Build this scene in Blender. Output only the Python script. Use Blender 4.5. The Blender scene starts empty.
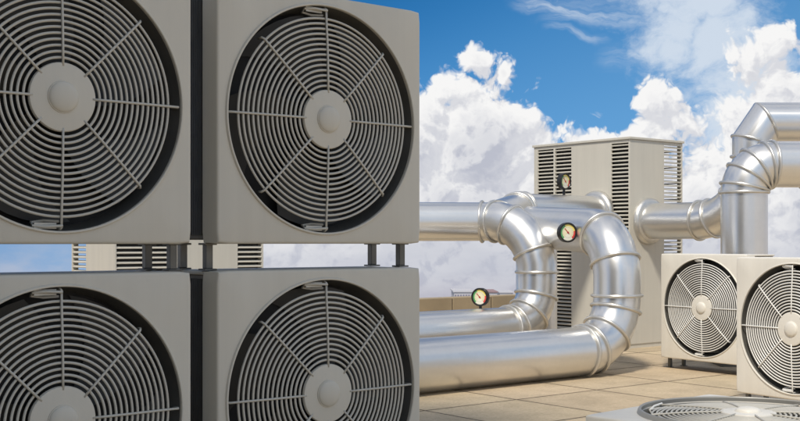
import bpy, bmesh, math, random
from mathutils import Vector, Matrix
PI = math.pi
random.seed(7)
C = bpy.context.scene.collection
S = bpy.context.scene

# ------------------------------------------------------------------ camera
CAMH = 1.216
cam_d = bpy.data.cameras.new('camera')
cam_d.sensor_width = 36; cam_d.lens = 1137.34 / 800 * 36
cam_d.shift_y = (242.0 - 210.5) / 800
cam_d.clip_start = 0.05; cam_d.clip_end = 6000
cam = bpy.data.objects.new('camera', cam_d); C.objects.link(cam)
cam.location = (0, 0, CAMH); cam.rotation_euler = (PI / 2, 0, 0)
S.camera = cam

# ------------------------------------------------------------------ sun and exposure
SUN = Vector((-0.20, -0.60, 0.78)).normalized()
sun_d = bpy.data.lights.new('sun', 'SUN'); sun_d.energy = 3.3
sun_d.angle = math.radians(7.0); sun_d.color = (1.0, 0.93, 0.82)
sun = bpy.data.objects.new('sun', sun_d); C.objects.link(sun)
sun.rotation_euler = SUN.to_track_quat('Z', 'Y').to_euler()
sun.location = (0, -20, 30)
S.view_settings.view_transform = 'Standard'
S.view_settings.look = 'None'
S.view_settings.gamma = 1.0
S.view_settings.exposure = 0.0
S.view_settings.use_curve_mapping = False
S.render.engine = 'CYCLES'

# ------------------------------------------------------------------ node helpers
class NT:
    def __init__(s, tree): s.t = tree
    def n(s, typ, **kw):
        nd = s.t.nodes.new(typ)
        for k, v in kw.items(): setattr(nd, k, v)
        return nd
    def put(s, sock, v):
        if v is None: return
        if hasattr(v, 'bl_idname') or isinstance(v, bpy.types.NodeSocket): s.t.links.new(v, sock)
        else: sock.default_value = v
    def m(s, op, a, b=None, c=None, clamp=False):
        nd = s.n('ShaderNodeMath', operation=op, use_clamp=clamp)
        s.put(nd.inputs[0], a)
        if b is not None: s.put(nd.inputs[1], b)
        if c is not None: s.put(nd.inputs[2], c)
        return nd.outputs[0]
    def v(s, op, a, b=None, sc=None):
        nd = s.n('ShaderNodeVectorMath', operation=op)
        s.put(nd.inputs[0], a)
        if b is not None: s.put(nd.inputs[1], b)
        if sc is not None: s.put(nd.inputs['Scale'], sc)
        return nd.outputs['Value'] if op in ('LENGTH', 'DOT_PRODUCT') else nd.outputs['Vector']
    def ramp(s, x, a, b, c=0.0, d=1.0, smooth=True):
        nd = s.n('ShaderNodeMapRange', interpolation_type='SMOOTHSTEP' if smooth else 'LINEAR')
        s.put(nd.inputs['Value'], x)
        for k, q in (('From Min', a), ('From Max', b), ('To Min', c), ('To Max', d)): s.put(nd.inputs[k], q)
        return nd.outputs['Result']
    def mix(s, f, a, b, blend='MIX'):
        nd = s.n('ShaderNodeMix', data_type='RGBA', blend_type=blend)
        s.put(nd.inputs[0], f); s.put(nd.inputs[6], a); s.put(nd.inputs[7], b)
        return nd.outputs[2]
    def noise(s, vec, scale, detail=4, rough=.5, out='Fac', **kw):
        nd = s.n('ShaderNodeTexNoise', **kw)
        s.put(nd.inputs['Vector'], vec); nd.inputs['Scale'].default_value = scale
        nd.inputs['Detail'].default_value = detail; nd.inputs['Roughness'].default_value = rough
        return nd.outputs[out]
    def xyz(s, vec):
        nd = s.n('ShaderNodeSeparateXYZ'); s.put(nd.inputs[0], vec); return nd.outputs
    def cxyz(s, x, y, z):
        nd = s.n('ShaderNodeCombineXYZ')
        for i, q in enumerate((x, y, z)): s.put(nd.inputs[i], q)
        return nd.outputs[0]

# ------------------------------------------------------------------ sky with cumulus clouds
world = bpy.data.worlds.new('World'); S.world = world; world.use_nodes = True
wt = world.node_tree; wt.nodes.clear()

# cloud banks: azimuth, elevation, half widths, in hundredths of the picture scale (11.37 per radian)
CUMULUS = [  # px, py, rx, ry, weight
    (475, 64, 23, 20, 2.0), (452, 92, 34, 28, 1.3), (506, 76, 14, 18, 2.0), (432, 90, 26, 18, 1.4), (480, 150, 72, 76, 1), (425, 120, 45, 42, 1), (400, 150, 60, 70, 1),
    (522, 150, 34, 66, 1), (545, 162, 32, 48, 1), (588, 158, 52, 38, 1), (617, 170, 60, 45, 1),
    (652, 106, 26, 26, 1.5), (672, 124, 28, 24, 1.2), (640, 160, 45, 50, 1), (704, 160, 18, 34, .9), (700, 215, 60, 62, 1), (726, 160, 30, 42, 1.1), (706, 185, 36, 60, 1.0), (438, 205, 60, 50, 1.3), (545, 215, 60, 60, 1.2),
    (764, 62, 20, 32, 1.5), (738, 70, 24, 40, 1.0), (806, 74, 34, 46, 1.2), (770, 130, 70, 60, 1),
    (470, 215, 90, 60, 1.2), (560, 330, 420, 150, 1.2), (330, 160, 80, 110, 1), (820, 220, 90, 120, 1)]
VEIL = [(690, 8, 52, 62, 1), (668, 40, 52, 40, .9), (715, 55, 46, 48, .9), (740, 120, 62, 60, .8), (640, 2, 60, 22, .6)]

def blob_field(q, p, blobs):
    cur = None
    for (px, py, rx, ry, w) in blobs:
        d = q.v('SUBTRACT', p, ((px - 400) / 100, (242 - py) / 100, 0))
        d = q.v('MULTIPLY', d, (100 / rx, 100 / ry, 0))
        L = q.v('LENGTH', d)
        val = q.m('MULTIPLY', q.m('SUBTRACT', 1.0, L), w * min(rx, ry) / 40.0)
        cur = val if cur is None else q.m('MAXIMUM', cur, val)
    return cur

def cloud_group():
    g = bpy.data.node_groups.new('cloud_field', 'ShaderNodeTree')
    g.interface.new_socket('Dir', in_out='INPUT', socket_type='NodeSocketVector')
    g.interface.new_socket('Cumulus', in_out='OUTPUT', socket_type='NodeSocketFloat')
    g.interface.new_socket('Coarse', in_out='OUTPUT', socket_type='NodeSocketFloat')
    q = NT(g)
    gi = q.n('NodeGroupInput'); go = q.n('NodeGroupOutput')
    d = q.v('NORMALIZE', gi.outputs[0])
    o = q.xyz(d)
    az = q.m('ARCTAN2', o[0], o[1]); el = q.m('ARCSINE', o[2])
    p = q.cxyz(q.m('MULTIPLY', az, 11.37), q.m('MULTIPLY', el, 11.37), 0.0)
    d3 = q.v('SCALE', d, sc=11.37)
    w = q.v('SUBTRACT', q.noise(p, 2.2, 3, .55, 'Color', noise_dimensions='2D'), (.5, .5, .5))
    p = q.v('ADD', p, q.v('SCALE', w, sc=.22))
    d3w = q.v('ADD', p, q.v('SCALE', w, sc=.10))
    base = blob_field(q, p, CUMULUS)
    # general cover away from the part of the sky seen in the photograph
    gen = q.ramp(q.noise(p, .28, 2, .5, noise_dimensions='2D'), .36, .60, -.5, .9, smooth=False)
    low = q.ramp(el, .02, .16, .6, 0.0)
    gen = q.m('ADD', gen, low)
    side = q.ramp(q.m('ABSOLUTE', az), .42, .6, 0.0, 1.0)
    side = q.m('MAXIMUM', side, q.ramp(el, .28, .45, 0.0, 1.0))
    base = q.m('ADD', q.m('MULTIPLY', base, q.m('SUBTRACT', 1.0, side)), q.m('MULTIPLY', gen, side))
    def vor(scale, detail):
        nd = q.n('ShaderNodeTexVoronoi', feature='SMOOTH_F1', normalize=False, voronoi_dimensions='2D')
        q.put(nd.inputs['Vector'], d3w); nd.inputs['Scale'].default_value = scale
        nd.inputs['Detail'].default_value = detail; nd.inputs['Roughness'].default_value = .55
        nd.inputs['Lacunarity'].default_value = 2.1; nd.inputs['Smoothness'].default_value = .35
        return nd.outputs['Distance']
    billow = q.m('MULTIPLY_ADD', vor(4.2, 3.0), -.60, .30)
    fine = q.m('MULTIPLY_ADD', q.noise(d3w, 6.5, 7, .60, noise_dimensions='2D'), .24, -.12)
    near = q.ramp(base, -.26, .04)
    full = q.m('ADD', base, q.m('MULTIPLY', q.m('ADD', billow, fine), near))
    coarse = q.m('ADD', base, q.m('MULTIPLY', billow, near))
    q.put(go.inputs[0], full); q.put(go.inputs[1], coarse)
    return g

q = NT(wt)
tc = q.n('ShaderNodeTexCoord')
D = tc.outputs['Generated']
o = q.xyz(D)
az = q.m('ARCTAN2', o[0], o[1]); el = q.m('ARCSINE', o[2])
sky = q.n('ShaderNodeTexSky', sky_type='NISHITA', sun_disc=False)
sky.sun_elevation = math.asin(SUN.z); sky.sun_rotation = math.atan2(SUN.x, SUN.y)
sky.altitude = 400; sky.air_density = 1.0; sky.dust_density = .3; sky.ozone_density = 3.0
q.put(sky.inputs['Vector'], q.v('NORMALIZE', q.cxyz(o[0], o[1], q.m('ADD', q.m('ABSOLUTE', o[2]), .22))))
blue = q.mix(1.0, sky.outputs[0], (.022, .092, .128, 1), 'MULTIPLY')
blue = q.mix(q.ramp(q.m('ADD', el, q.m('MULTIPLY', az, -.35)), .24, -.02, 0, .50), blue, (.23, .47, .74, 1))
blue = q.mix(q.ramp(q.m('ADD', el, q.m('MULTIPLY', az, -.6)), .10, .30, 0, .45), blue, (.010, .10, .30, 1))
G = cloud_group()
def field(vec):
    nd = q.n('ShaderNodeGroup'); nd.node_tree = G; q.put(nd.inputs[0], vec); return nd.outputs
f0 = field(D)
LIGHT = (-.006, 0.0, .0105)
f1 = field(q.v('ADD', D, LIGHT))
alpha = q.ramp(f0[0], -.16, .15)
d3 = q.v('SCALE', D, sc=11.37)
# puffs: where the cloud thins out towards the light it is lit
diff = q.m('ADD', q.m('MULTIPLY', q.m('SUBTRACT', f0[0], f1[0]), .45), q.m('MULTIPLY', q.m('SUBTRACT', f0[1], f1[1]), .65))
lit = q.ramp(diff, -.24, .40, 0, 1)
patch = q.noise(d3, .9, 3, .55)
deep = q.ramp(q.m('ADD', f0[1], q.m('MULTIPLY', patch, .9)), .55, 2.0, 0, 1)
floor_ = q.ramp(el, -.05, .10, .62, 0.0)
deep = q.m('MAXIMUM', deep, floor_)
lum = q.m('SUBTRACT', q.m('MULTIPLY_ADD', lit, .62, .46), q.m('MULTIPLY', deep, .60), clamp=True)
ccol = q.mix(lum, (.50, .52, .60, 1), (.93, .925, .92, 1))
# thin veil and cirrus streaks
p = q.cxyz(q.m('MULTIPLY', az, 11.37), q.m('MULTIPLY', el, 11.37), 0.0)
ww = q.v('SUBTRACT', q.noise(d3, 1.3, 4, .6, 'Color'), (.5, .5, .5))
pw = q.v('ADD', p, q.v('SCALE', ww, sc=1.1))
veil = blob_field(q, pw, VEIL)
vst = q.noise(q.v('MULTIPLY', q.v('ADD', d3, q.v('SCALE', ww, sc=.5)), (1, 1, 1.8)), 2.2, 8, .68)
veil = q.ramp(q.m('ADD', veil, q.m('MULTIPLY_ADD', vst, 1.5, -.75)), -.22, .70, 0, .92)
def streak(x0, y0, x1, y1, wdt, amt):
    a = Vector(((x0 - 400) / 100, (242 - y0) / 100)); b = Vector(((x1 - 400) / 100, (242 - y1) / 100))
    dr = (b - a); L = dr.length; dr /= L
    rel = q.v('SUBTRACT', q.v('ADD', p, q.v('SCALE', ww, sc=.42)), (a.x, a.y, 0))
    t = q.v('DOT_PRODUCT', rel, (dr.x, dr.y, 0)); s_ = q.m('ABSOLUTE', q.v('DOT_PRODUCT', rel, (-dr.y, dr.x, 0)))
    e = q.m('MULTIPLY', q.ramp(t, 0, L * .3), q.ramp(t, L * .7, L, 1, 0))
    k = q.m('MULTIPLY', q.ramp(s_, 0, wdt, 1, 0), e)
    fib = q.noise(q.cxyz(q.m('MULTIPLY', t, .7), q.m('MULTIPLY', q.v('DOT_PRODUCT', rel, (-dr.y, dr.x, 0)), 5.0), 3.1), 2.0, 7, .65)
    return q.m('MULTIPLY', q.m('MULTIPLY', k, amt), q.ramp(fib, .30, .66, 0.1, 1))
st = None
for a in ((505, 3, 600, 28, .10, .75), (528, 22, 655, 22, .12, .65), (535, 33, 608, 46, .07, .5), (590, 62, 660, 60, .20, .30), (690, 18, 520, 12, .2, .25)):
    k = streak(*a); st = k if st is None else q.m('MAXIMUM', st, k)
thin = q.m('MAXIMUM', veil, st)
out = q.mix(thin, blue, (.66, .74, .84, 1))
out = q.mix(alpha, out, ccol)
# hazy air low down
hz = q.ramp(el, -.055, .055, .92, 0.0)
hcol = q.mix(q.ramp(el, -.055, -.02), (.44, .43, .51, 1), (.52, .54, .62, 1))
out = q.mix(q.m('MULTIPLY', hz, q.ramp(q.noise(q.v('MULTIPLY', d3, (1, 1, 2.5)), 1.6, 5, .6), .3, .7, .55, 1.0)), out, hcol)
bg = q.n('ShaderNodeBackground'); q.put(bg.inputs['Color'], out); bg.inputs['Strength'].default_value = 1.0
world.cycles.sampling_method = 'MANUAL'; world.cycles.sample_map_resolution = 256
wo = q.n('ShaderNodeOutputWorld'); q.put(wo.inputs['Surface'], bg.outputs[0])

# ------------------------------------------------------------------ materials
def mat(name, col, rough=.5, metal=0.0, spec=.5, var=.06, vscale=3.0, bump=0.0, bscale=200, streak=0.0, dirt=0.0, coat=0.0):
    m_ = bpy.data.materials.new(name); m_.use_nodes = True
    t = m_.node_tree; k = NT(t); b = t.nodes['Principled BSDF']
    tcn = k.n('ShaderNodeTexCoord'); O = tcn.outputs['Object']
    n1 = k.noise(O, vscale, 5, .6)
    f = k.ramp(n1, .25, .75, 1 - var, 1 + var, smooth=False)
    if streak:
        n2 = k.noise(k.v('MULTIPLY', O, (14, 14, .8)), 1.0, 5, .6)
        f = k.m('MULTIPLY', f, k.ramp(n2, .3, .75, 1 + streak * .4, 1 - streak, smooth=False))
    c = k.v('SCALE', (col[0], col[1], col[2]), sc=f)
    if dirt:
        n3 = k.noise(O, 9, 8, .7)
        c = k.mix(k.ramp(n3, .60, .78, 0, dirt), c, (col[0] * .35, col[1] * .31, col[2] * .25, 1))
    k.put(b.inputs['Base Color'], c)
    k.put(b.inputs['Roughness'], k.ramp(k.noise(O, vscale * 4, 5, .6), .3, .7, rough * .85, min(1, rough * 1.18), smooth=False))
    b.inputs['Metallic'].default_value = metal; b.inputs['Specular IOR Level'].default_value = spec
    b.inputs['Coat Weight'].default_value = coat
    if bump:
        bn = k.n('ShaderNodeBump'); bn.inputs['Strength'].default_value = bump; bn.inputs['Distance'].default_value = .002
        k.put(bn.inputs['Height'], k.noise(O, bscale, 3, .6)); k.put(b.inputs['Normal'], bn.outputs[0])
    return m_

M = {}
M['casing'] = mat('greige_casing_paint', (.62, .585, .50), .50, var=.035, vscale=2, bump=.12, bscale=260, streak=.05, dirt=.12)
M['white_casing'] = mat('cream_casing_paint', (.76, .725, .645), .42, var=.03, vscale=2, bump=.10, bscale=260, streak=.05, dirt=.12)
M['wire'] = mat('grille_wire', (.52, .495, .43), .42, metal=.0, spec=.6, var=.05, vscale=8, coat=.2)
M['wire_light'] = mat('pale_grille_wire', (.78, .77, .73), .32, spec=.6, var=.04, vscale=8, coat=.3)
M['shroud'] = mat('dark_shroud_metal', (.17, .165, .15), .35, metal=.4, var=.2, vscale=5)
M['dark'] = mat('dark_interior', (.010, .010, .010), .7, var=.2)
M['coil'] = mat('coil_side', (.20, .18, .145), .55, metal=.4, var=.3, vscale=20)
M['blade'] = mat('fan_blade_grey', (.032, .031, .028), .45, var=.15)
M['rim'] = mat('rim_grey', (.34, .33, .30), .45, metal=.1, var=.1)
M['foot'] = mat('galvanised_foot', (.15, .145, .13), .42, metal=.8, var=.2, vscale=12)
M['tower'] = mat('cream_panel_paint', (.58, .55, .475), .50, var=.035, vscale=1.2, bump=.08, bscale=200, streak=.06, dirt=.10)
M['slat'] = mat('louvre_slat_paint', (.62, .59, .515), .48, var=.05, vscale=4, dirt=.15)
M['seam'] = mat('pipe_seam_metal', (.64, .625, .59), .36, metal=.80, var=.08, vscale=9)
M['rubber'] = mat('black_gauge_case', (.012, .012, .012), .35, var=.2)
M['concrete'] = mat('concrete_pad', (.27, .26, .24), .9, var=.15, vscale=6, bump=.5, bscale=60)
M['render'] = mat('rendered_wall', (.16, .145, .12), .85, var=.12, vscale=1.0, bump=.3, bscale=40)
M['glass_dark'] = mat('window_glass', (.02, .025, .03), .08, spec=.8)
M['far_wall'] = mat('far_hazy_wall', (.50, .49, .51), .9, var=.06, vscale=.05)  # haze of distance is mixed into the far building colours
M['far_hazy_window'] = mat('far_hazy_window', (.20, .19, .26), .4)
M['far_red'] = mat('far_hazy_red_roof', (.30, .20, .20), .9)
M['far_tree'] = mat('far_tree_mass', (.16, .20, .17), .95, var=.3, vscale=.05)
M['roof_dark'] = mat('joint_mortar', (.055, .045, .035), .95)

def pipe_mat():
    m_ = bpy.data.materials.new('brushed_galvanised_duct'); m_.use_nodes = True
    t = m_.node_tree; k = NT(t); b = t.nodes['Principled BSDF']
    O = k.n('ShaderNodeTexCoord').outputs['Object']
    n1 = k.noise(O, 2.2, 6, .6); n2 = k.noise(O, 26, 5, .7)
    c = k.v('SCALE', (.75, .745, .73), sc=k.m('MULTIPLY', k.ramp(n1, .25, .75, .96, 1.03), k.ramp(n2, .3, .7, .985, 1.015)))
    sm = k.noise(O, 2.5, 4, .55)
    c = k.mix(k.ramp(sm, .55, .80, 0, .12), c, (.46, .42, .35, 1))
    k.put(b.inputs['Base Color'], c); b.inputs['Metallic'].default_value = .88
    k.put(b.inputs['Roughness'], k.ramp(k.noise(O, 1.2, 2, .5), .3, .7, .29, .34))
    return m_
M['pipe'] = pipe_mat()

def paver_mat():
    m_ = bpy.data.materials.new('sandstone_pavers'); m_.use_nodes = True
    t = m_.node_tree; k = NT(t); b = t.nodes['Principled BSDF']
    O = k.n('ShaderNodeTexCoord').outputs['Object']; T = .9189
    x, y, _ = k.xyz(O)
    wob = k.m('MULTIPLY_ADD', k.noise(O, 9, 4, .6), .010, -.005)
    fx = k.m('DIVIDE', k.m('ADD', x, wob), T); fy = k.m('DIVIDE', k.m('ADD', y, wob), T)
    def edge(f):
        fr = k.m('FRACT', f)
        return k.m('MULTIPLY', k.m('MINIMUM', fr, k.m('SUBTRACT', 1.0, fr)), T)
    e = k.m('MINIMUM', edge(fx), edge(fy))
    grout = k.ramp(e, .0065, .0095, 1, 0)
    cell = k.cxyz(k.m('FLOOR', fx), k.m('FLOOR', fy), 0)
    wn = k.n('ShaderNodeTexWhiteNoise', noise_dimensions='3D'); k.put(wn.inputs['Vector'], cell)
    tone = k.ramp(wn.outputs['Value'], 0, 1, .86, 1.10, smooth=False)
    hue = k.mix(k.xyz(wn.outputs['Color'])[1], (.60, .48, .315, 1), (.56, .44, .295, 1))
    mott = k.m('MULTIPLY', k.ramp(k.noise(O, 2.6, 6, .65), .28, .72, .86, 1.10), k.ramp(k.noise(O, 42, 6, .72), .3, .7, .88, 1.10))
    sp = k.noise(O, 190, 3, .7)
    c = k.v('SCALE', hue, sc=k.m('MULTIPLY', tone, mott))
    c = k.mix(k.ramp(sp, .60, .70, 0, .45), c, (.17, .12, .07, 1))
    c = k.mix(k.ramp(sp, .40, .30, 0, .35), c, (.66, .60, .48, 1))
    st_ = k.noise(O, 1.1, 9, .7)
    c = k.mix(k.ramp(st_, .56, .74, 0, .25), c, (.26, .20, .13, 1))
    c = k.mix(k.m('MULTIPLY', k.ramp(e, .006, .05, .35, 0), k.ramp(k.noise(O, 14, 5, .7), .3, .7)), c, (.17, .13, .08, 1))
    c = k.mix(grout, c, (.055, .036, .02, 1))
    k.put(b.inputs['Base Color'], c)
    k.put(b.inputs['Roughness'], k.ramp(mott, .7, 1.2, .85, .62))
    b.inputs['Specular IOR Level'].default_value = .35
    h = k.m('SUBTRACT', k.m('MULTIPLY', sp, .35), k.m('MULTIPLY', k.ramp(e, .004, .012, 1, 0), 2.0))
    bn = k.n('ShaderNodeBump'); bn.inputs['Strength'].default_value = .7; bn.inputs['Distance'].default_value = .003
    k.put(bn.inputs['Height'], h); k.put(b.inputs['Normal'], bn.outputs[0])
    return m_
M['paver'] = paver_mat()
M['block'] = mat('tan_parapet_block', (.34, .27, .175), .9, var=.16, vscale=2.5, bump=.8, bscale=90, dirt=.35)

def dial_mat():
    m_ = bpy.data.materials.new('gauge_dial_face'); m_.use_nodes = True
    t = m_.node_tree; k = NT(t); b = t.nodes['Principled BSDF']
    x, y, z = k.xyz(k.n('ShaderNodeTexCoord').outputs['Object'])      # dial lies in x-z, unit radius 1
    r = k.m('SQRT', k.m('ADD', k.m('MULTIPLY', x, x), k.m('MULTIPLY', z, z)))
    a = k.m('ARCTAN2', x, k.m('MULTIPLY', z, 1.0))                      # 0 at the top, + to the right
    band = k.m('MULTIPLY', k.ramp(r, .60, .64), k.ramp(r, .90, .94, 1, 0))
    c = (.80, .74, .50, 1)
    c1 = k.mix(k.m('MULTIPLY', band, k.m('LESS_THAN', a, -.45)), c, (.10, .36, .12, 1))
    c1 = k.mix(k.m('MULTIPLY', band, k.m('LESS_THAN', k.m('ABSOLUTE', k.m('SUBTRACT', a, .45)), .9)), c1, (.82, .68, .16, 1))
    c1 = k.mix(k.m('MULTIPLY', band, k.m('GREATER_THAN', a, 1.35)), c1, (.68, .06, .05, 1))
    c1 = k.mix(k.m('GREATER_THAN', k.m('ABSOLUTE', a), 2.45), c1, (.80, .78, .66, 1))
    tick = k.m('LESS_THAN', k.m('FRACT', k.m('MULTIPLY', a, 4.0)), .16)
    tick = k.m('MULTIPLY', tick, k.m('MULTIPLY', k.m('GREATER_THAN', r, .46), k.m('LESS_THAN', r, .58)))
    c1 = k.mix(k.m('MULTIPLY', tick, .8), c1, (.03, .03, .03, 1))
    k.put(b.inputs['Base Color'], c1); b.inputs['Roughness'].default_value = .35; b.inputs['Coat Weight'].default_value = .6
    return m_
M['dial'] = dial_mat()
M['needle'] = mat('red_needle', (.45, .03, .04), .4)

# ------------------------------------------------------------------ mesh helpers
def obj(name, bm, m_, parent=None, smooth=False, loc=None, bevel=0, auto=None):
    me = bpy.data.meshes.new(name)
    bmesh.ops.recalc_face_normals(bm, faces=bm.faces)
    bm.to_mesh(me); bm.free()
    if smooth:
        for p_ in me.polygons: p_.use_smooth = True
        if auto: me.set_sharp_from_angle(angle=math.radians(auto))
    me.materials.append(m_)
    o_ = bpy.data.objects.new(name, me); C.objects.link(o_)
    if parent: o_.parent = parent
    if loc: o_.location = loc
    if bevel:
        b = o_.modifiers.new('bevel', 'BEVEL'); b.width = bevel; b.segments = 2; b.limit_method = 'ANGLE'
    return o_
def thing(name, label, cat, loc=(0, 0, 0), rz=0, sc=1, group=None):
    o_ = bpy.data.objects.new(name, None); C.objects.link(o_)
    o_.empty_display_size = .1
    o_.location = loc; o_.rotation_euler = (0, 0, rz); o_.scale = (sc, sc, sc)
    o_['label'] = label; o_['category'] = cat
    if group: o_['group'] = group
    return o_
def dup(root, loc, rz, sc, label, group=None):
    r = root.copy(); C.objects.link(r); r.location = loc; r.rotation_euler = (0, 0, rz); r.scale = (sc, sc, sc); r['label'] = label
    if group: r['group'] = group
    for ch in list(root.children):
        c = ch.copy(); C.objects.link(c); c.parent = r
        if c.name.startswith('fan.') or c.name == 'fan': c.rotation_euler[1] = len(bpy.data.objects) * .37
        for g in list(ch.children):
            d_ = g.copy(); C.objects.link(d_); d_.parent = c
    return r
def box(bm, x0, x1, y0, y1, z0, z1, rot=None, piv=None):
    vs = [bm.verts.new((x, y, z)) for x in (x0, x1) for y in (y0, y1) for z in (z0, z1)]
    for f in ((0, 1, 3, 2), (4, 6, 7, 5), (0, 4, 5, 1), (2, 3, 7, 6), (0, 2, 6, 4), (1, 5, 7, 3)):
        bm.faces.new([vs[i] for i in f])
    if rot is not None: bmesh.ops.rotate(bm, verts=vs, cent=piv, matrix=rot)
    return vs
def frame_of(t, hint=Vector((0, 0, 1))):
    t = t.normalized()
    if abs(t.dot(hint)) > .95: hint = Vector((1, 0, 0))
    u = hint.cross(t).normalized(); return u, t.cross(u).normalized()
def tube(bm, pts, r, n=8, closed=False, caps=True):
    """round bar along a polyline"""
    P_ = [Vector(p_) for p_ in pts]; rings = []; N = len(P_); u = None
    for i in range(N):
        if closed: t = (P_[(i + 1) % N] - P_[i - 1])
        else: t = P_[min(i + 1, N - 1)] - P_[max(i - 1, 0)]
        t.normalize()
        if u is None: u, v_ = frame_of(t)
        else:
            u = (u - t * u.dot(t)).normalized(); v_ = t.cross(u)
        rings.append([bm.verts.new(P_[i] + u * r * math.cos(2 * PI * k / n) + v_ * r * math.sin(2 * PI * k / n)) for k in range(n)])
    for i in range(N if closed else N - 1):
        a, b = rings[i], rings[(i + 1) % N]
        for k in range(n): bm.faces.new((a[k], a[(k + 1) % n], b[(k + 1) % n], b[k]))
    if not closed and caps:
        bm.faces.new(rings[0][::-1]); bm.faces.new(rings[-1])
def ring_pts(c, nrm, R, n=48, uv=None):
    if uv: u, v_ = uv
    else: u, v_ = frame_of(nrm)
    return [c + u * R * math.cos(2 * PI * k / n) + v_ * R * math.sin(2 * PI * k / n) for k in range(n)]
def lathe_y(bm, prof, n=48, cx=0, cz=0):
    """profile of (radius, y) turned about the y axis through (cx, cz)"""
    rings = []
    for (r, y) in prof:
        if r < 1e-5: rings.append([bm.verts.new((cx, y, cz))])
        else: rings.append([bm.verts.new((cx + r * math.cos(2 * PI * k / n), y, cz + r * math.sin(2 * PI * k / n))) for k in range(n)])
    for a, b in zip(rings, rings[1:]):
        for k in range(n):
            k2 = (k + 1) % n
            if len(a) == 1: bm.faces.new((a[0], b[k], b[k2]))
            elif len(b) == 1: bm.faces.new((a[k], b[0], a[k2]))
            else: bm.faces.new((a[k], b[k], b[k2], a[k2]))

# ------------------------------------------------------------------ roof terrace, parapet, city below
ANG = .6739
A = Vector((math.cos(ANG), math.sin(ANG), 0)); B = Vector((-math.sin(ANG), math.cos(ANG), 0))
T0 = Vector((.1805, 8.2018, 0))
def inAB(p): return ((p - T0).dot(A), (p - T0).dot(B))
par0 = Vector((.51, 14.5, 0)); pb = inAB(par0)[1]
x0, x1, y0, y1 = -22.0, 24.0, -20.0, pb + .10
bm = bmesh.new()
f = [bm.verts.new(p) for p in ((x0, y0, 0), (x1, y0, 0), (x1, y1, 0), (x0, y1, 0))]; bm.faces.new(f)
fl = obj('roof_floor', bm, M['paver']); fl.location = T0; fl.rotation_euler = (0, 0, ANG); fl['kind'] = 'structure'
bm = bmesh.new(); box(bm, x0 - .3, x1 + .3, y0 - .3, y1 + .3, -60, -.004)
sl = obj('roof_slab', bm, M['render']); sl.location = T0; sl.rotation_euler = (0, 0, ANG); sl['kind'] = 'structure'
# parapet: courses of tan blocks on a dark mortar core
bm = bmesh.new(); L = .685; s0 = inAB(par0)[0] + .217 - L * 40
for i in range(80):
    xa = s0 + i * L
    if xa < x0 or xa + L > x1: continue
    box(bm, xa + .009, xa + L - .009, y1 - .10, y1 + .12, .0, .5)
pr = obj('parapet_wall', bm, M['block'], bevel=.008); pr.location = T0; pr.rotation_euler = (0, 0, ANG)
pr['label'] = 'low parapet of tan stone blocks along the far edge of the roof'; pr['category'] = 'parapet'
bm = bmesh.new(); box(bm, s0, x1, y1 - .085, y1 + .105, .0, .485)
o_ = obj('mortar', bm, M['roof_dark'], pr)
# land far below, hidden behind the parapet from the roof
bm = bmesh.new(); n = 64
vs = [bm.verts.new((1150 * math.cos(2 * PI * i / n), 1150 * math.sin(2 * PI * i / n), 0)) for i in range(n)]; bm.faces.new(vs)
g = obj('city_ground', bm, mat('city_ground', (.24, .24, .24), .95, var=.3, vscale=.01)); g.location = (0, 0, -60); g['kind'] = 'structure'

def at(px, py, Y):
    return Vector(((px - 400) / 1137.34 * Y, Y, CAMH - (py - 242) / 1137.34 * Y))
def far_building(pxa, pxb, pyt, Y, label, roof=None, nwin=6, wall='far_wall', rows=3):
    a = at(pxa, pyt, Y); b = at(pxb, pyt, Y); w = b.x - a.x; h = a.z + 60
    t = thing('far_building', label, 'building', (a.x, Y, -60))
    bm = bmesh.new(); box(bm, 0, w, 0, 25, 0, h); obj('wall', bm, M[wall], t)
    for r_ in range(rows):
        for i in range(nwin):
            xx = w * (i + .28) / nwin
            bm = bmesh.new(); box(bm, xx, xx + w / nwin * .5, -.25, .4, h - 3.0 - r_ * 3.6, h - 1.0 - r_ * 3.6); obj('window', bm, M['far_hazy_window'], t)
    bm = bmesh.new(); box(bm, -.4, w + .4, -.4, 25.4, h, h + .5); obj('roof', bm, M[roof or wall], t)
    return t
far_building(454, 473, 292.3, 480, 'distant white block with a row of dark windows left of the gauge', nwin=7)
far_building(489, 497, 292.6, 520, 'distant block with a dull red roof right of the gauge', roof='far_red', nwin=3)
far_building(500, 513, 293.0, 600, 'distant pale low block beside the large elbow', nwin=5)
far_building(474, 488, 293.6, 650, 'distant plain block straight behind the gauge', nwin=4)
# added block and wing, out of view behind the camera, to shade the stacked units
t = thing('shade_block', 'tall added block out of view behind and left of the viewer, shading the stacked units', 'building', (-2.4, -3.0, 0))
bm = bmesh.new(); box(bm, -9, 0, -1.2, 0, 0, 12.2); box(bm, -5, 1.1, .001, 4.75, 0, 9.0); obj('wall', bm, M['render'], t)
bm = bmesh.new(); box(bm, -9.1, .1, -1.3, .1, 12.2, 12.35); obj('roof', bm, M['render'], t)
bm = bmesh.new(); box(bm, -2.4, -1.4, 4.752, 4.80, 0, 2.1); d_ = obj('shade_block_door', bm, M['foot'], t)  # door and handle belong to the added shading block, unseen too
bm = bmesh.new(); box(bm, -1.58, -1.5, 4.80, 4.85, 1.0, 1.04); obj('shade_block_handle', bm, M['seam'], d_)

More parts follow.
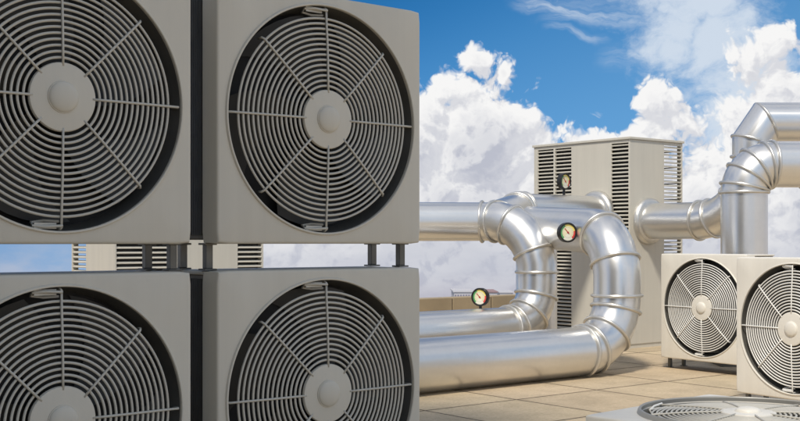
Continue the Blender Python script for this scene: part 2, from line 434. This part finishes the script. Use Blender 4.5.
# ------------------------------------------------------------------ condenser unit
W = .45; RF = .413; ZC = .0913 + .45; GAP = .0913; UH = .9913
def square_loop(half, rc, n=128):
    """n points round a rounded square, matched in angle to a circle of n points"""
    pts = []
    for k in range(n):
        a = 2 * PI * k / n; dx, dz = math.cos(a), math.sin(a)
        s_ = half / max(abs(dx), abs(dz)); x, z = dx * s_, dz * s_
        ax, az_ = abs(x), abs(z); m_ = half - rc
        if ax > m_ and az_ > m_:
            # intersect the ray with the corner arc
            cx = cz = m_; d_ = Vector((abs(dx), abs(dz))); c_ = Vector((cx, cz)); b_ = d_.dot(c_)
            disc = b_ * b_ - (c_.dot(c_) - rc * rc)
            if disc > 0:
                tt = b_ + math.sqrt(disc); x = math.copysign(abs(dx) * tt, dx); z = math.copysign(abs(dz) * tt, dz)
        pts.append((x, z))
    return pts
def bezel_bm(depth=.10):
    bm = bmesh.new(); n = 128; loops = []
    def add(pts, y): loops.append([bm.verts.new((x, y, z + ZC)) for (x, z) in pts])
    circ = lambda r: [(r * math.cos(2 * PI * k / n), r * math.sin(2 * PI * k / n)) for k in range(n)]
    add(circ(RF - .003), .008); add(circ(RF - .003), -.005); add(circ(RF - .001), -.008); add(circ(RF + .003), -.008); add(circ(RF + .0055), -.005); add(circ(RF + .006), .0)
    rb = .011
    for k in range(5):
        a = (0, .35, .5, .65, 1)[k] * PI / 2
        add(square_loop(W - rb + rb * math.sin(a), .014), rb - rb * math.cos(a))
    add(square_loop(W, .014), depth); add(square_loop(W - .012, .02), depth + .004); add(square_loop(W - .012, .02), depth + .02)
    for a, b in zip(loops, loops[1:]):
        for k in range(n): bm.faces.new((a[k], a[(k + 1) % n], b[(k + 1) % n], b[k]))
    return bm
def make_unit(label, group, casing, wire, loc, rz, sc, top_fan=False):
    t = thing('condenser_unit', label, 'condenser unit', loc, rz, sc, group)
    obj('front_panel', bezel_bm(), casing, t, smooth=True, auto=28)
    bm = bmesh.new(); box(bm, -W + .014, W - .014, .104, .36, ZC - W + .014, ZC + W - .014)
    bd = obj('body', bm, M['coil'], t, bevel=.006)
    for s_ in (-1, 1):                                                   # fins of the coil on both sides
        bm = bmesh.new()
        for i in range(24):
            y = .125 + i * .0095
            box(bm, s_ * (W - .014), s_ * (W - .008), y, y + .003, ZC - W + .03, ZC + W - .03)
        obj('coil_fins', bm, M['foot'], bd)
    bm = bmesh.new(); box(bm, -W + .004, W - .004, .108, .365, ZC + W - .016, ZC + W - .002); obj('top_cover', bm, casing, t, bevel=.004)
    bm = bmesh.new(); lathe_y(bm, [(RF - .0035, .006), (RF - .006, .030), (RF - .012, .060), (RF - .018, .099)], 96, 0, ZC)
    obj('fan_shroud', bm, M['shroud'], t, smooth=True)
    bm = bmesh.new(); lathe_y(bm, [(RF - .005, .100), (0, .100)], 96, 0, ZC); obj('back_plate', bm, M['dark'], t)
    # fan: five curved blades and a motor hub
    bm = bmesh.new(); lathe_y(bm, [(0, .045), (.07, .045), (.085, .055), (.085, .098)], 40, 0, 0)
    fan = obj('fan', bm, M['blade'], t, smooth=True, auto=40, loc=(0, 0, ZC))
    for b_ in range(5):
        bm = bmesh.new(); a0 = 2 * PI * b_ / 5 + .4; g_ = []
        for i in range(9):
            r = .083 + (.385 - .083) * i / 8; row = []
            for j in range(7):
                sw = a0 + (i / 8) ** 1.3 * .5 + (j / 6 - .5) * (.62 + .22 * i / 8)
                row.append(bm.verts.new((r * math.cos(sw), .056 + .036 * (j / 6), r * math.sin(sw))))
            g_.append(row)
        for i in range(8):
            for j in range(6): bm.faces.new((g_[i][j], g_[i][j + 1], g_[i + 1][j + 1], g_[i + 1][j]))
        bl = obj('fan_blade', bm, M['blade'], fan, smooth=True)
    # wire guard
    bm = bmesh.new(); nr = 14
    def gy(r): return -.004 + .014 * (r / .37) ** 3 - .004
    for i in range(nr):
        r = .1215 + .0188 * i
        tube(bm, [Vector((r * math.cos(2 * PI * k / 96), gy(r), ZC + r * math.sin(2 * PI * k / 96))) for k in range(96)], .0046, 8, closed=True)
    for k in range(8):
        a = k * PI / 4; c_, s_ = math.cos(a), math.sin(a)
        pts = [Vector((r * c_, gy(r) - .0062, ZC + r * s_)) for r in (.095, .15, .22, .29, .34)]
        rr = .400 if k % 2 == 0 else .372
        pts += [Vector((rr * c_, gy(.36) - .0058, ZC + rr * s_))]
        if k % 2: pts += [Vector(((rr + .008) * c_, gy(.36) + .004, ZC + (rr + .008) * s_)), Vector(((rr + .006) * c_, .030, ZC + (rr + .006) * s_))]
        else: pts += [Vector(((rr + .004) * c_, gy(.36) + .004, ZC + (rr + .004) * s_)), Vector(((rr + .004) * c_, .05, ZC + (rr + .004) * s_))]
        tube(bm, pts, .0042, 8)
    gd = obj('fan_guard', bm, wire, t, smooth=True)
    bm = bmesh.new(); lathe_y(bm, [(0, -.0165), (.098, -.0165), (.1045, -.0150), (.107, -.010), (.107, -.004), (0, -.004)], 64, 0, ZC)
    hp = obj('hub_plate', bm, casing, gd, smooth=True, auto=40)
    bm = bmesh.new(); prof = [(.0505, -.0166), (.0495, -.0200)] + [(.0475 * math.cos(a), -.0200 - .0150 * math.sin(a)) for a in [i * PI / 16 for i in range(0, 8)]] + [(0, -.0350)]
    lathe_y(bm, prof, 48, 0, ZC); obj('hub_cap', bm, casing, gd, smooth=True, auto=50)
    for s_ in (-1, 1):                                                   # clips that hold the guard, above and below
        bm = bmesh.new(); z = ZC + s_ * .394
        tube(bm, [(0.002, -.006, z), (-.05, .0, z + s_ * .003), (-.085, .012, z), (-.085, .03, z - s_ * .01), (-.045, .03, z - s_ * .016), (0, .02, z - s_ * .014)], .0045, 8)
        box(bm, -.082, -.012, .008, .0115, z - .0095, z + .0095)
        obj('guard_clip', bm, wire, t, smooth=True, auto=40)
    for sx in (-1, 1):
        for y in (.10, .28):
            bm = bmesh.new(); x = sx * .43 - (.02 if sx > 0 else -.02) * 0
            zt = ZC - W
            box(bm, x - .013, x + .013, y - .014, y + .014, .006, zt)
            box(bm, x - .024, x + .024, y - .024, y + .024, 0, .006); box(bm, x - .024, x + .024, y - .024, y + .024, zt - .004, zt + .003)
            obj('foot', bm, M['foot'], t, bevel=.002)
    return t

th = .687; d = Vector((math.cos(th), math.sin(th), 0))
hubR = Vector((-.2681, 4.1221, 0)); hubL = hubR - d * .9975
zl = 1.216 + .4436 - UH - ZC
GF = 'condenser units stacked two high at the left'
u0 = make_unit('greige condenser unit on top of the right-hand stack, its whole round grille in view', GF, M['casing'], M['wire'], (hubR.x, hubR.y, zl + UH), th, 1)
dup(u0, (hubR.x, hubR.y, zl), th, 1, 'lower condenser unit of the right-hand stack, under the one whose grille is whole')
dup(u0, (hubL.x, hubL.y, zl + UH), th, 1, 'darkest shaded condenser unit, top of the left-hand stack at the photo edge')
dup(u0, (hubL.x, hubL.y, zl), th, 1, 'bottom condenser unit of the left-hand stack, cut by the photo corner')
for i, (h_, lb) in enumerate(((hubR, 'concrete plinth under the right-hand stack of condenser units'), (hubL, 'concrete plinth under the left-hand stack of condenser units'))):
    bm = bmesh.new(); box(bm, -.47, .47, .02, .42, 0, zl)
    o_ = obj('concrete_plinth', bm, M['concrete'], bevel=.01); o_.location = (h_.x, h_.y, 0); o_.rotation_euler = (0, 0, th)
    o_['label'] = lb; o_['category'] = 'plinth'; o_['group'] = 'plinths under the stacks'

GR = 'pale condenser units on the tiled roof'
k_ = 1.115
w1 = make_unit('cream condenser unit nearest the right edge, its round grille cut by the photo edge', GR, M['white_casing'], M['wire_light'], (2.766, 8.012, 0), -.9902, k_)
dup(w1, (2.814, 10.588, 0), -.9425, k_, 'smaller-looking cream condenser unit beside the tall louvred tower, on short feet')

# the top-blowing unit in the right foreground
R3 = 1.00
t3 = thing('top_fan_unit', 'low pale condenser unit with its fan grille lying flat on top, bottom right corner', 'condenser unit', (1.356, 4.43, 0), .76)
zt = CAMH - .1525 * 4.43
bm = bmesh.new(); bz = bezel_bm(.16)
bmesh.ops.translate(bz, verts=bz.verts, vec=(0, 0, -ZC))
bmesh.ops.rotate(bz, verts=bz.verts, cent=(0, 0, 0), matrix=Matrix.Rotation(-PI / 2, 3, 'X'))   # -y becomes +z
bmesh.ops.translate(bz, verts=bz.verts, vec=(0, 0, zt)); bm.free()
obj('top_panel', bz, M['white_casing'], t3, smooth=True, auto=40)
bm = bmesh.new(); box(bm, -.436, .436, -.436, .436, .06, zt - .166); bd = obj('body', bm, M['coil'], t3)
bm = bmesh.new()
for i in range(12):
    z = .08 + i * .027
    for (xa, xb, ya, yb) in ((-.446, .446, -.446, -.438), (-.446, .446, .438, .446), (-.446, -.438, -.446, .446), (.438, .446, -.446, .446)): box(bm, xa, xb, ya, yb, z, z + .011)
obj('louvre_bars', bm, M['white_casing'], bd)
bm = bmesh.new(); lathe_y(bm, [(RF - .002, .006), (RF - .006, -.014), (RF - .004, -.018), (RF + .004, -.018), (RF + .007, -.014), (RF + .012, .001)], 128)
bmesh.ops.rotate(bm, verts=bm.verts, cent=(0, 0, 0), matrix=Matrix.Rotation(-PI / 2, 3, 'X')); bmesh.ops.translate(bm, verts=bm.verts, vec=(0, 0, zt))
obj('rim', bm, M['rim'], t3, smooth=True, auto=30)
rot = Matrix.Rotation(-PI / 2, 4, 'X'); Tm = Matrix.Translation((0, 0, zt)) @ rot @ Matrix.Translation((0, 0, -ZC))
src = {}
for ch in w1.children: src.setdefault(ch.name.split('.')[0], []).append(ch)
for nm in ('fan_shroud', 'back_plate', 'fan', 'fan_guard', 'guard_clip'):
    for ch in src[nm]:
        c = ch.copy(); C.objects.link(c); c.parent = t3
        if nm == 'fan_guard': c.material_slots[0].link = 'OBJECT'; c.material_slots[0].material = M['wire']
        c.matrix_local = Tm @ Matrix.Translation(ch.location)
        for g in ch.children:
            g2 = g.copy(); C.objects.link(g2); g2.parent = c
for sx in (-1, 1):
    for sy in (-1, 1):
        bm = bmesh.new(); box(bm, sx * .40 - .03, sx * .40 + .03, sy * .40 - .03, sy * .40 + .03, 0, .06); obj('foot', bm, M['foot'], t3, bevel=.003)

# ------------------------------------------------------------------ louvred towers
def tower(label, loc, lx, ly, H, front, left, see_front=None, see_left=None):
    """corner at the local origin; front wall on y = 0 (length lx), left wall on x = 0 (length ly)"""
    t = thing('louvred_tower', label, 'ventilation tower', loc, ANG, 1, 'tall louvred ventilation towers')
    z0, z1 = .16, H - .065; TH = .02
    def wall(side, L, ops):
        ops = sorted(ops); segs = []; cur = 0
        for (a, b) in ops: segs.append((cur, a)); cur = b
        segs.append((cur, L))
        bm = bmesh.new()
        def bx(a, b, za, zb, d0=0, d1=TH):
            if side == 'front': box(bm, a, b, d0, d1, za, zb)
            else: box(bm, d0, d1, a, b, za, zb)
        e0 = 0 if side == 'front' else TH + .002
        for (a, b) in segs: bx(max(a, e0), b, z0, z1)
        bx(e0, L, z1, H - .03); bx(e0, L, .05, z0)
        w = obj('wall_panel', bm, M['tower'], t)
        for (a, b) in ops:
            bm = bmesh.new(); n = int((z1 - z0) / .0445); wide = (b - a) > .45
            parts = [(a, (a + b) / 2 - .012), ((a + b) / 2 + .012, b)] if wide else [(a, b)]
            for (pa, pb_) in parts:
                for i in range(n):
                    zc = z0 + (i + .5) * (z1 - z0) / n
                    if side == 'front': vs = box(bm, pa + .001, pb_ - .001, -.003, .034, zc - .0045, zc + .0045, Matrix.Rotation(math.radians(26), 3, 'X'), (0, .015, zc))
                    else: vs = box(bm, -.003, .034, pa + .001, pb_ - .001, zc - .0045, zc + .0045, Matrix.Rotation(math.radians(-26), 3, 'Y'), (.015, 0, zc))
            if wide: 
                m_ = (a + b) / 2
                if side == 'front': box(bm, m_ - .012, m_ + .012, -.002, .03, z0, z1)
                else: box(bm, -.002, .03, m_ - .012, m_ + .012, z0, z1)
            obj('louvre', bm, M['slat'], t)
    wall('front', lx, front); wall('left', ly, left)
    # dark inner plenum, leaving the see-through corner bay free
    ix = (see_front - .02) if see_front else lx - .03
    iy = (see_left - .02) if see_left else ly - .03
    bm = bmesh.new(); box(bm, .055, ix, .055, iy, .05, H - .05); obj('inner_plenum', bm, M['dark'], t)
    bm = bmesh.new()                                                   # rear and right sides
    if see_front: box(bm, lx - .03, lx, .025, .055, .05, H - .03); box(bm, lx - .03, lx, ly - .03, ly, .05, H - .03)
    else: box(bm, lx - .02, lx, .025, ly, .05, H - .03)
    if see_left: box(bm, .025, .055, ly - .03, ly, .05, H - .03)
    if not see_left: box(bm, .025, (ix if see_front else lx - .022), ly - .02, ly, .05, H - .03)
    if see_front:
        for i in range(12): box(bm, lx - .02, lx - .005, .06, ly - .03, .2 + i * .19, .212 + i * .19)
    obj('rear_frame', bm, M['tower'], t)
    bm = bmesh.new(); box(bm, -.018, lx + .018, -.018, ly + .018, H - .028, H); obj('lid', bm, M['tower'], t, bevel=.004)
    bm = bmesh.new(); box(bm, .01, lx - .01, .01, ly - .01, 0, .05); obj('base', bm, M['tower'], t)
    return t
HT = CAMH + 1.2168 - .015
tower('tall cream tower with dark louvres standing behind the silver elbows, ducts in both faces', (2.62, 12.957, 0), .954, 1.525, HT,
      [(.61, .93)], [(.02, .275), (.90, 1.46)], see_front=.61)
tower('cream louvred tower glimpsed through the slot between upper and lower stacked units', (-2.507, 10.0, 0), 1.525, .954, HT,
      [(.015, .56), (1.24, 1.505)], [(.62, .93)], see_left=.62)

# ------------------------------------------------------------------ silver ducts
def duct(label, path, r, rings_at=(), straight_rings=(), end_ring=(False, False), seg_n=56):
    """path: list of (point, bend radius, gores). Mitred gores with a raised seam at each joint."""
    t = thing('metal_duct', label, 'duct', path[0][0], 0, 1, 'silver ventilation ducts'); base = Vector(path[0][0])
    P_ = []; seams = []
    n = len(path)
    for i, pt in enumerate(path):
        p_, R, ng = pt[:3]; keep = pt[3] if len(pt) > 3 else 'se'
        p_ = Vector(p_)
        if i in (0, n - 1): P_.append(p_); continue
        a = (p_ - Vector(path[i - 1][0])).normalized(); b = (Vector(path[i + 1][0]) - p_).normalized()
        ang = a.angle(b); axis = a.cross(b).normalized()
        if ng < 0:
            P_.append(p_)
            if ng == -1: seams.append((p_, (a + b).normalized()))
            continue
        tl = R * math.tan(ang / 2); start = p_ - a * tl; nrm = Matrix.Rotation(PI / 2, 3, axis) @ a
        ctr = start + nrm * R
        if 's' in keep: seams.append((start, a))
        for k in range(ng * 3):
            phi = (k + .5) * ang / ng / 3
            rad = R / math.cos(ang / ng / 6)
            q_ = ctr + (Matrix.Rotation(phi, 3, axis) @ (start - ctr)).normalized() * rad
            P_.append(q_)
            if k % 3 == 1: seams.append((q_, Matrix.Rotation(phi, 3, axis) @ a))
        if 'e' in keep: seams.append((ctr + Matrix.Rotation(ang, 3, axis) @ (start - ctr), b))
    # sections
    u = None
    def ring(c, nrm, axis_dir, u_, v_):
        # elliptical section of the cylinder (axis_dir) cut by the mitre plane
        out = []
        for k in range(seg_n):
            off = u_ * r * math.cos(2 * PI * k / seg_n) + v_ * r * math.sin(2 * PI * k / seg_n)
            s_ = -(off.dot(nrm)) / axis_dir.dot(nrm); out.append(c + off + axis_dir * s_ - base)
        return out
    bm = bmesh.new(); N = len(P_)
    for i in range(N - 1):
        a = (P_[i + 1] - P_[i]).normalized()
        if u is None: u, v_ = frame_of(a)
        else: u = prev.rotation_difference(a) @ u; v_ = a.cross(u)
        prev = a
        n0 = a if i == 0 else ((P_[i] - P_[i - 1]).normalized() + a).normalized()
        n1 = a if i == N - 2 else ((P_[i + 2] - P_[i + 1]).normalized() + a).normalized()
        r0 = [bm.verts.new(p_) for p_ in ring(P_[i], n0, a, u, v_)]; r1 = [bm.verts.new(p_) for p_ in ring(P_[i + 1], n1, a, u, v_)]
        for k in range(seg_n): bm.faces.new((r0[k], r0[(k + 1) % seg_n], r1[(k + 1) % seg_n], r1[k]))
        if i == 0: bm.faces.new(r0[::-1])
        if i == N - 2: bm.faces.new(r1)
    bmesh.ops.remove_doubles(bm, verts=bm.verts, dist=.0004)
    obj('duct_shell', bm, M['pipe'], t, smooth=True, auto=21)
    for (c, nrm) in seams + [(Vector(c_), Vector(n_)) for c_, n_ in straight_rings]:
        bm = bmesh.new(); mr = .0155
        # flattened seam roll, tilted with its mitre
        tube(bm, ring_pts(c - base, nrm.normalized(), r + .010, 64), mr, 10, closed=True)
        obj('seam_ring', bm, M['seam'], t, smooth=True)
    return t
def flange(t, c, nrm, r):
    base = Vector(t.location); bm = bmesh.new(); nrm = nrm.normalized()
    prof = [(r + .066, 0), (r + .067, .025), (r + .055, .052), (r + .026, .070), (r + .002, .074), (r - .004, .074)]
    u, v_ = frame_of(nrm); rows = []
    for (rr, h) in prof: rows.append([bm.verts.new(p_) for p_ in ring_pts(c - base + nrm * h, nrm, rr, 64, (u, v_))])
    for a, b in zip(rows, rows[1:]):
        for k in range(64): bm.faces.new((a[k], a[(k + 1) % 64], b[(k + 1) % 64], b[k]))
    obj('flange', bm, M['seam'], t, smooth=True, auto=50)
def gauge(t, foot, ctr, R, face, knob=False, roll=0):
    """round dial on a stem; face = direction the dial looks"""
    base = Vector(t.location); face = face.normalized()
    bm = bmesh.new(); tube(bm, [foot - base, (foot.lerp(ctr, .6)) - base, ctr - base], R * .16, 12)
    st_ = obj('gauge_stem', bm, M['rubber'], t, smooth=True, auto=40)
    bm = bmesh.new(); lathe_y(bm, [(0, .42), (.80, .42), (.98, .30), (1.0, -.25), (.97, -.33), (.86, -.33), (.80, -.21)], 48)
    cs = obj('gauge', bm, M['rubber'], t, smooth=True, auto=35)
    cs['label'] = 'round pressure gauge with black rim'
    q_ = (-face).to_track_quat('Y', 'Z')
    cs.rotation_mode = 'QUATERNION'; cs.rotation_quaternion = q_ @ Matrix.Rotation(roll, 3, 'Y').to_quaternion(); cs.location = ctr - base; cs.scale = (R, R, R)
    bm = bmesh.new(); lathe_y(bm, [(.82, -.21), (0, -.21)], 48); obj('dial', bm, M['dial'], cs)
    bm = bmesh.new(); box(bm, -.035, .035, -.245, -.225, -.18, .55); bmesh.ops.rotate(bm, verts=bm.verts, cent=(0, 0, 0), matrix=Matrix.Rotation(math.radians(-42), 3, 'Y'))
    lathe_y(bm, [(0, -.27), (.09, -.26), (.10, -.22)], 16); obj('needle', bm, M['needle'], cs)
    if knob:
        bm = bmesh.new(); sd = face.cross(Vector((0, 0, -1))).normalized()
        tube(bm, [ctr - base + sd * R * .9, ctr - base + sd * R * 1.55], R * .26, 16); obj('gauge_knob', bm, M['rubber'], t, smooth=True, auto=40)

X = Vector((1, 0, 0)); Z = Vector((0, 0, 1))
# near U-turn: floor run, up, then back-left behind the other elbow
rn = .218
V1 = Vector((2.02, 10.59, 0)); zl1, zu1 = .228, CAMH + .085
flo = V1 - A * 9
up_end = Vector((1.455, 12.12, CAMH + .160))
p1 = duct('thickest silver duct lying on the roof tiles and turning up in the larger U bend', [
    ((flo.x, flo.y, zl1), 0, 0), ((V1.x, V1.y, zl1), .49, 3), ((V1.x, V1.y, zu1), .46, 2, ''), (tuple(up_end), 0, -2), ((up_end.x, up_end.y, .15), 0, 0)], rn)
# far U-turn
ru = .203
V2 = Vector((1.398, 11.6, 0)); lo2 = V2 - A * 9
p2 = duct('silver duct making the smaller U bend, a gauge on its lower run', [
    ((lo2.x, lo2.y, CAMH - .855), 0, 0), ((V2.x, V2.y, CAMH - .855), .42, 3, 's'), ((V2.x, V2.y, CAMH + .215), .52, 2),
    ((.868, 12.02, CAMH + .215), 0, -1), ((-1.70, 11.52, CAMH + .208), 0, 0)], ru)
c = V2 - A * 1.0
# saddles under the raised lower run
bm = bmesh.new(); 
for s_ in (.9, 2.6, 4.4, 6.2):
    pp = V2 - A * s_ - Vector(p2.location); z_ = -p2.location.z
    vs = box(bm, -.05, .05, -.16, .16, 0, .20); bmesh.ops.rotate(bm, verts=vs, cent=(0, 0, 0), matrix=Matrix.Rotation(ANG, 3, 'Z')); bmesh.ops.translate(bm, verts=vs, vec=(pp.x, pp.y, z_))
obj('saddle', bm, M['foot'], p2)
# duct into the tower's left face
r4 = .192; e4 = Vector((2.31, 13.34, CAMH + .345)); q4 = e4 - A * 1.28; j4 = Vector((1.03, 11.93, CAMH + .25))
p4 = duct('silver duct plugged into the left face of the tower by a flange, gauge on top', [
    (tuple(e4 + A * .02), 0, 0), (tuple(q4), .30, 2), (tuple(j4), 0, 0)], r4)
flange(p4, e4, -A, r4)
# duct out of the tower's right face
r5 = .205; s5 = Vector((2.87, 13.16, CAMH + .24)); k5 = s5 - B * 1.39
p5 = duct('silver duct leaving the right face of the tower and rising behind the upright duct', [
    (tuple(s5 + B * .02), 0, 0), (tuple(k5), .67, 3), (tuple(Vector((k5.x, k5.y, CAMH + 1.07))), 0, -1),
    (tuple(Vector((k5.x + .14, k5.y, CAMH + 1.275))), 0, -1), (tuple(Vector((k5.x + 4, k5.y + .1, CAMH + 1.285))), 0, 0)], r5)
flange(p5, s5, -B, r5)
# upright duct
r6 = .228; b6 = Vector((3.449, 11.4, 0)); z6 = CAMH + (242 - 164.5) / 1137.34 * 11.4
p6 = duct('upright silver duct behind the cream condenser units, bending right below the topmost duct', [
    ((b6.x, b6.y, .05), 0, 0), ((b6.x, b6.y, z6), .28, 4), ((b6.x + 5, b6.y + .4, z6), 0, 0)], r6,
    straight_rings=[((b6.x + .62, b6.y + .05, z6), (1, .08, 0))])
for (t_, r_, q_) in ((p6, r6, b6),):
    bm = bmesh.new(); vs = box(bm, -.32, .32, -.32, .32, 0, .05); bmesh.ops.translate(bm, verts=bm.verts, vec=(0, 0, -.05)); obj('base_plate', bm, M['foot'], t_)

view = Vector((0, -1, 0))
g1 = at(480.5, 297, 11.18); gauge(p2, Vector((g1.x, g1.y, CAMH - .67)), g1, .090, Vector((-.62, -1, 0)))
g2 = at(564, 181.5, 13.03); gauge(p4, Vector((g2.x, g2.y, CAMH + .52)), g2, .096, Vector((.95, -1, 0)))
g3c = at(567, 232.5, 10.86); gauge(p1, g3c + Vector((.05, .30, 0)), g3c, .096, Vector((.35, -1, .0)), knob=True)
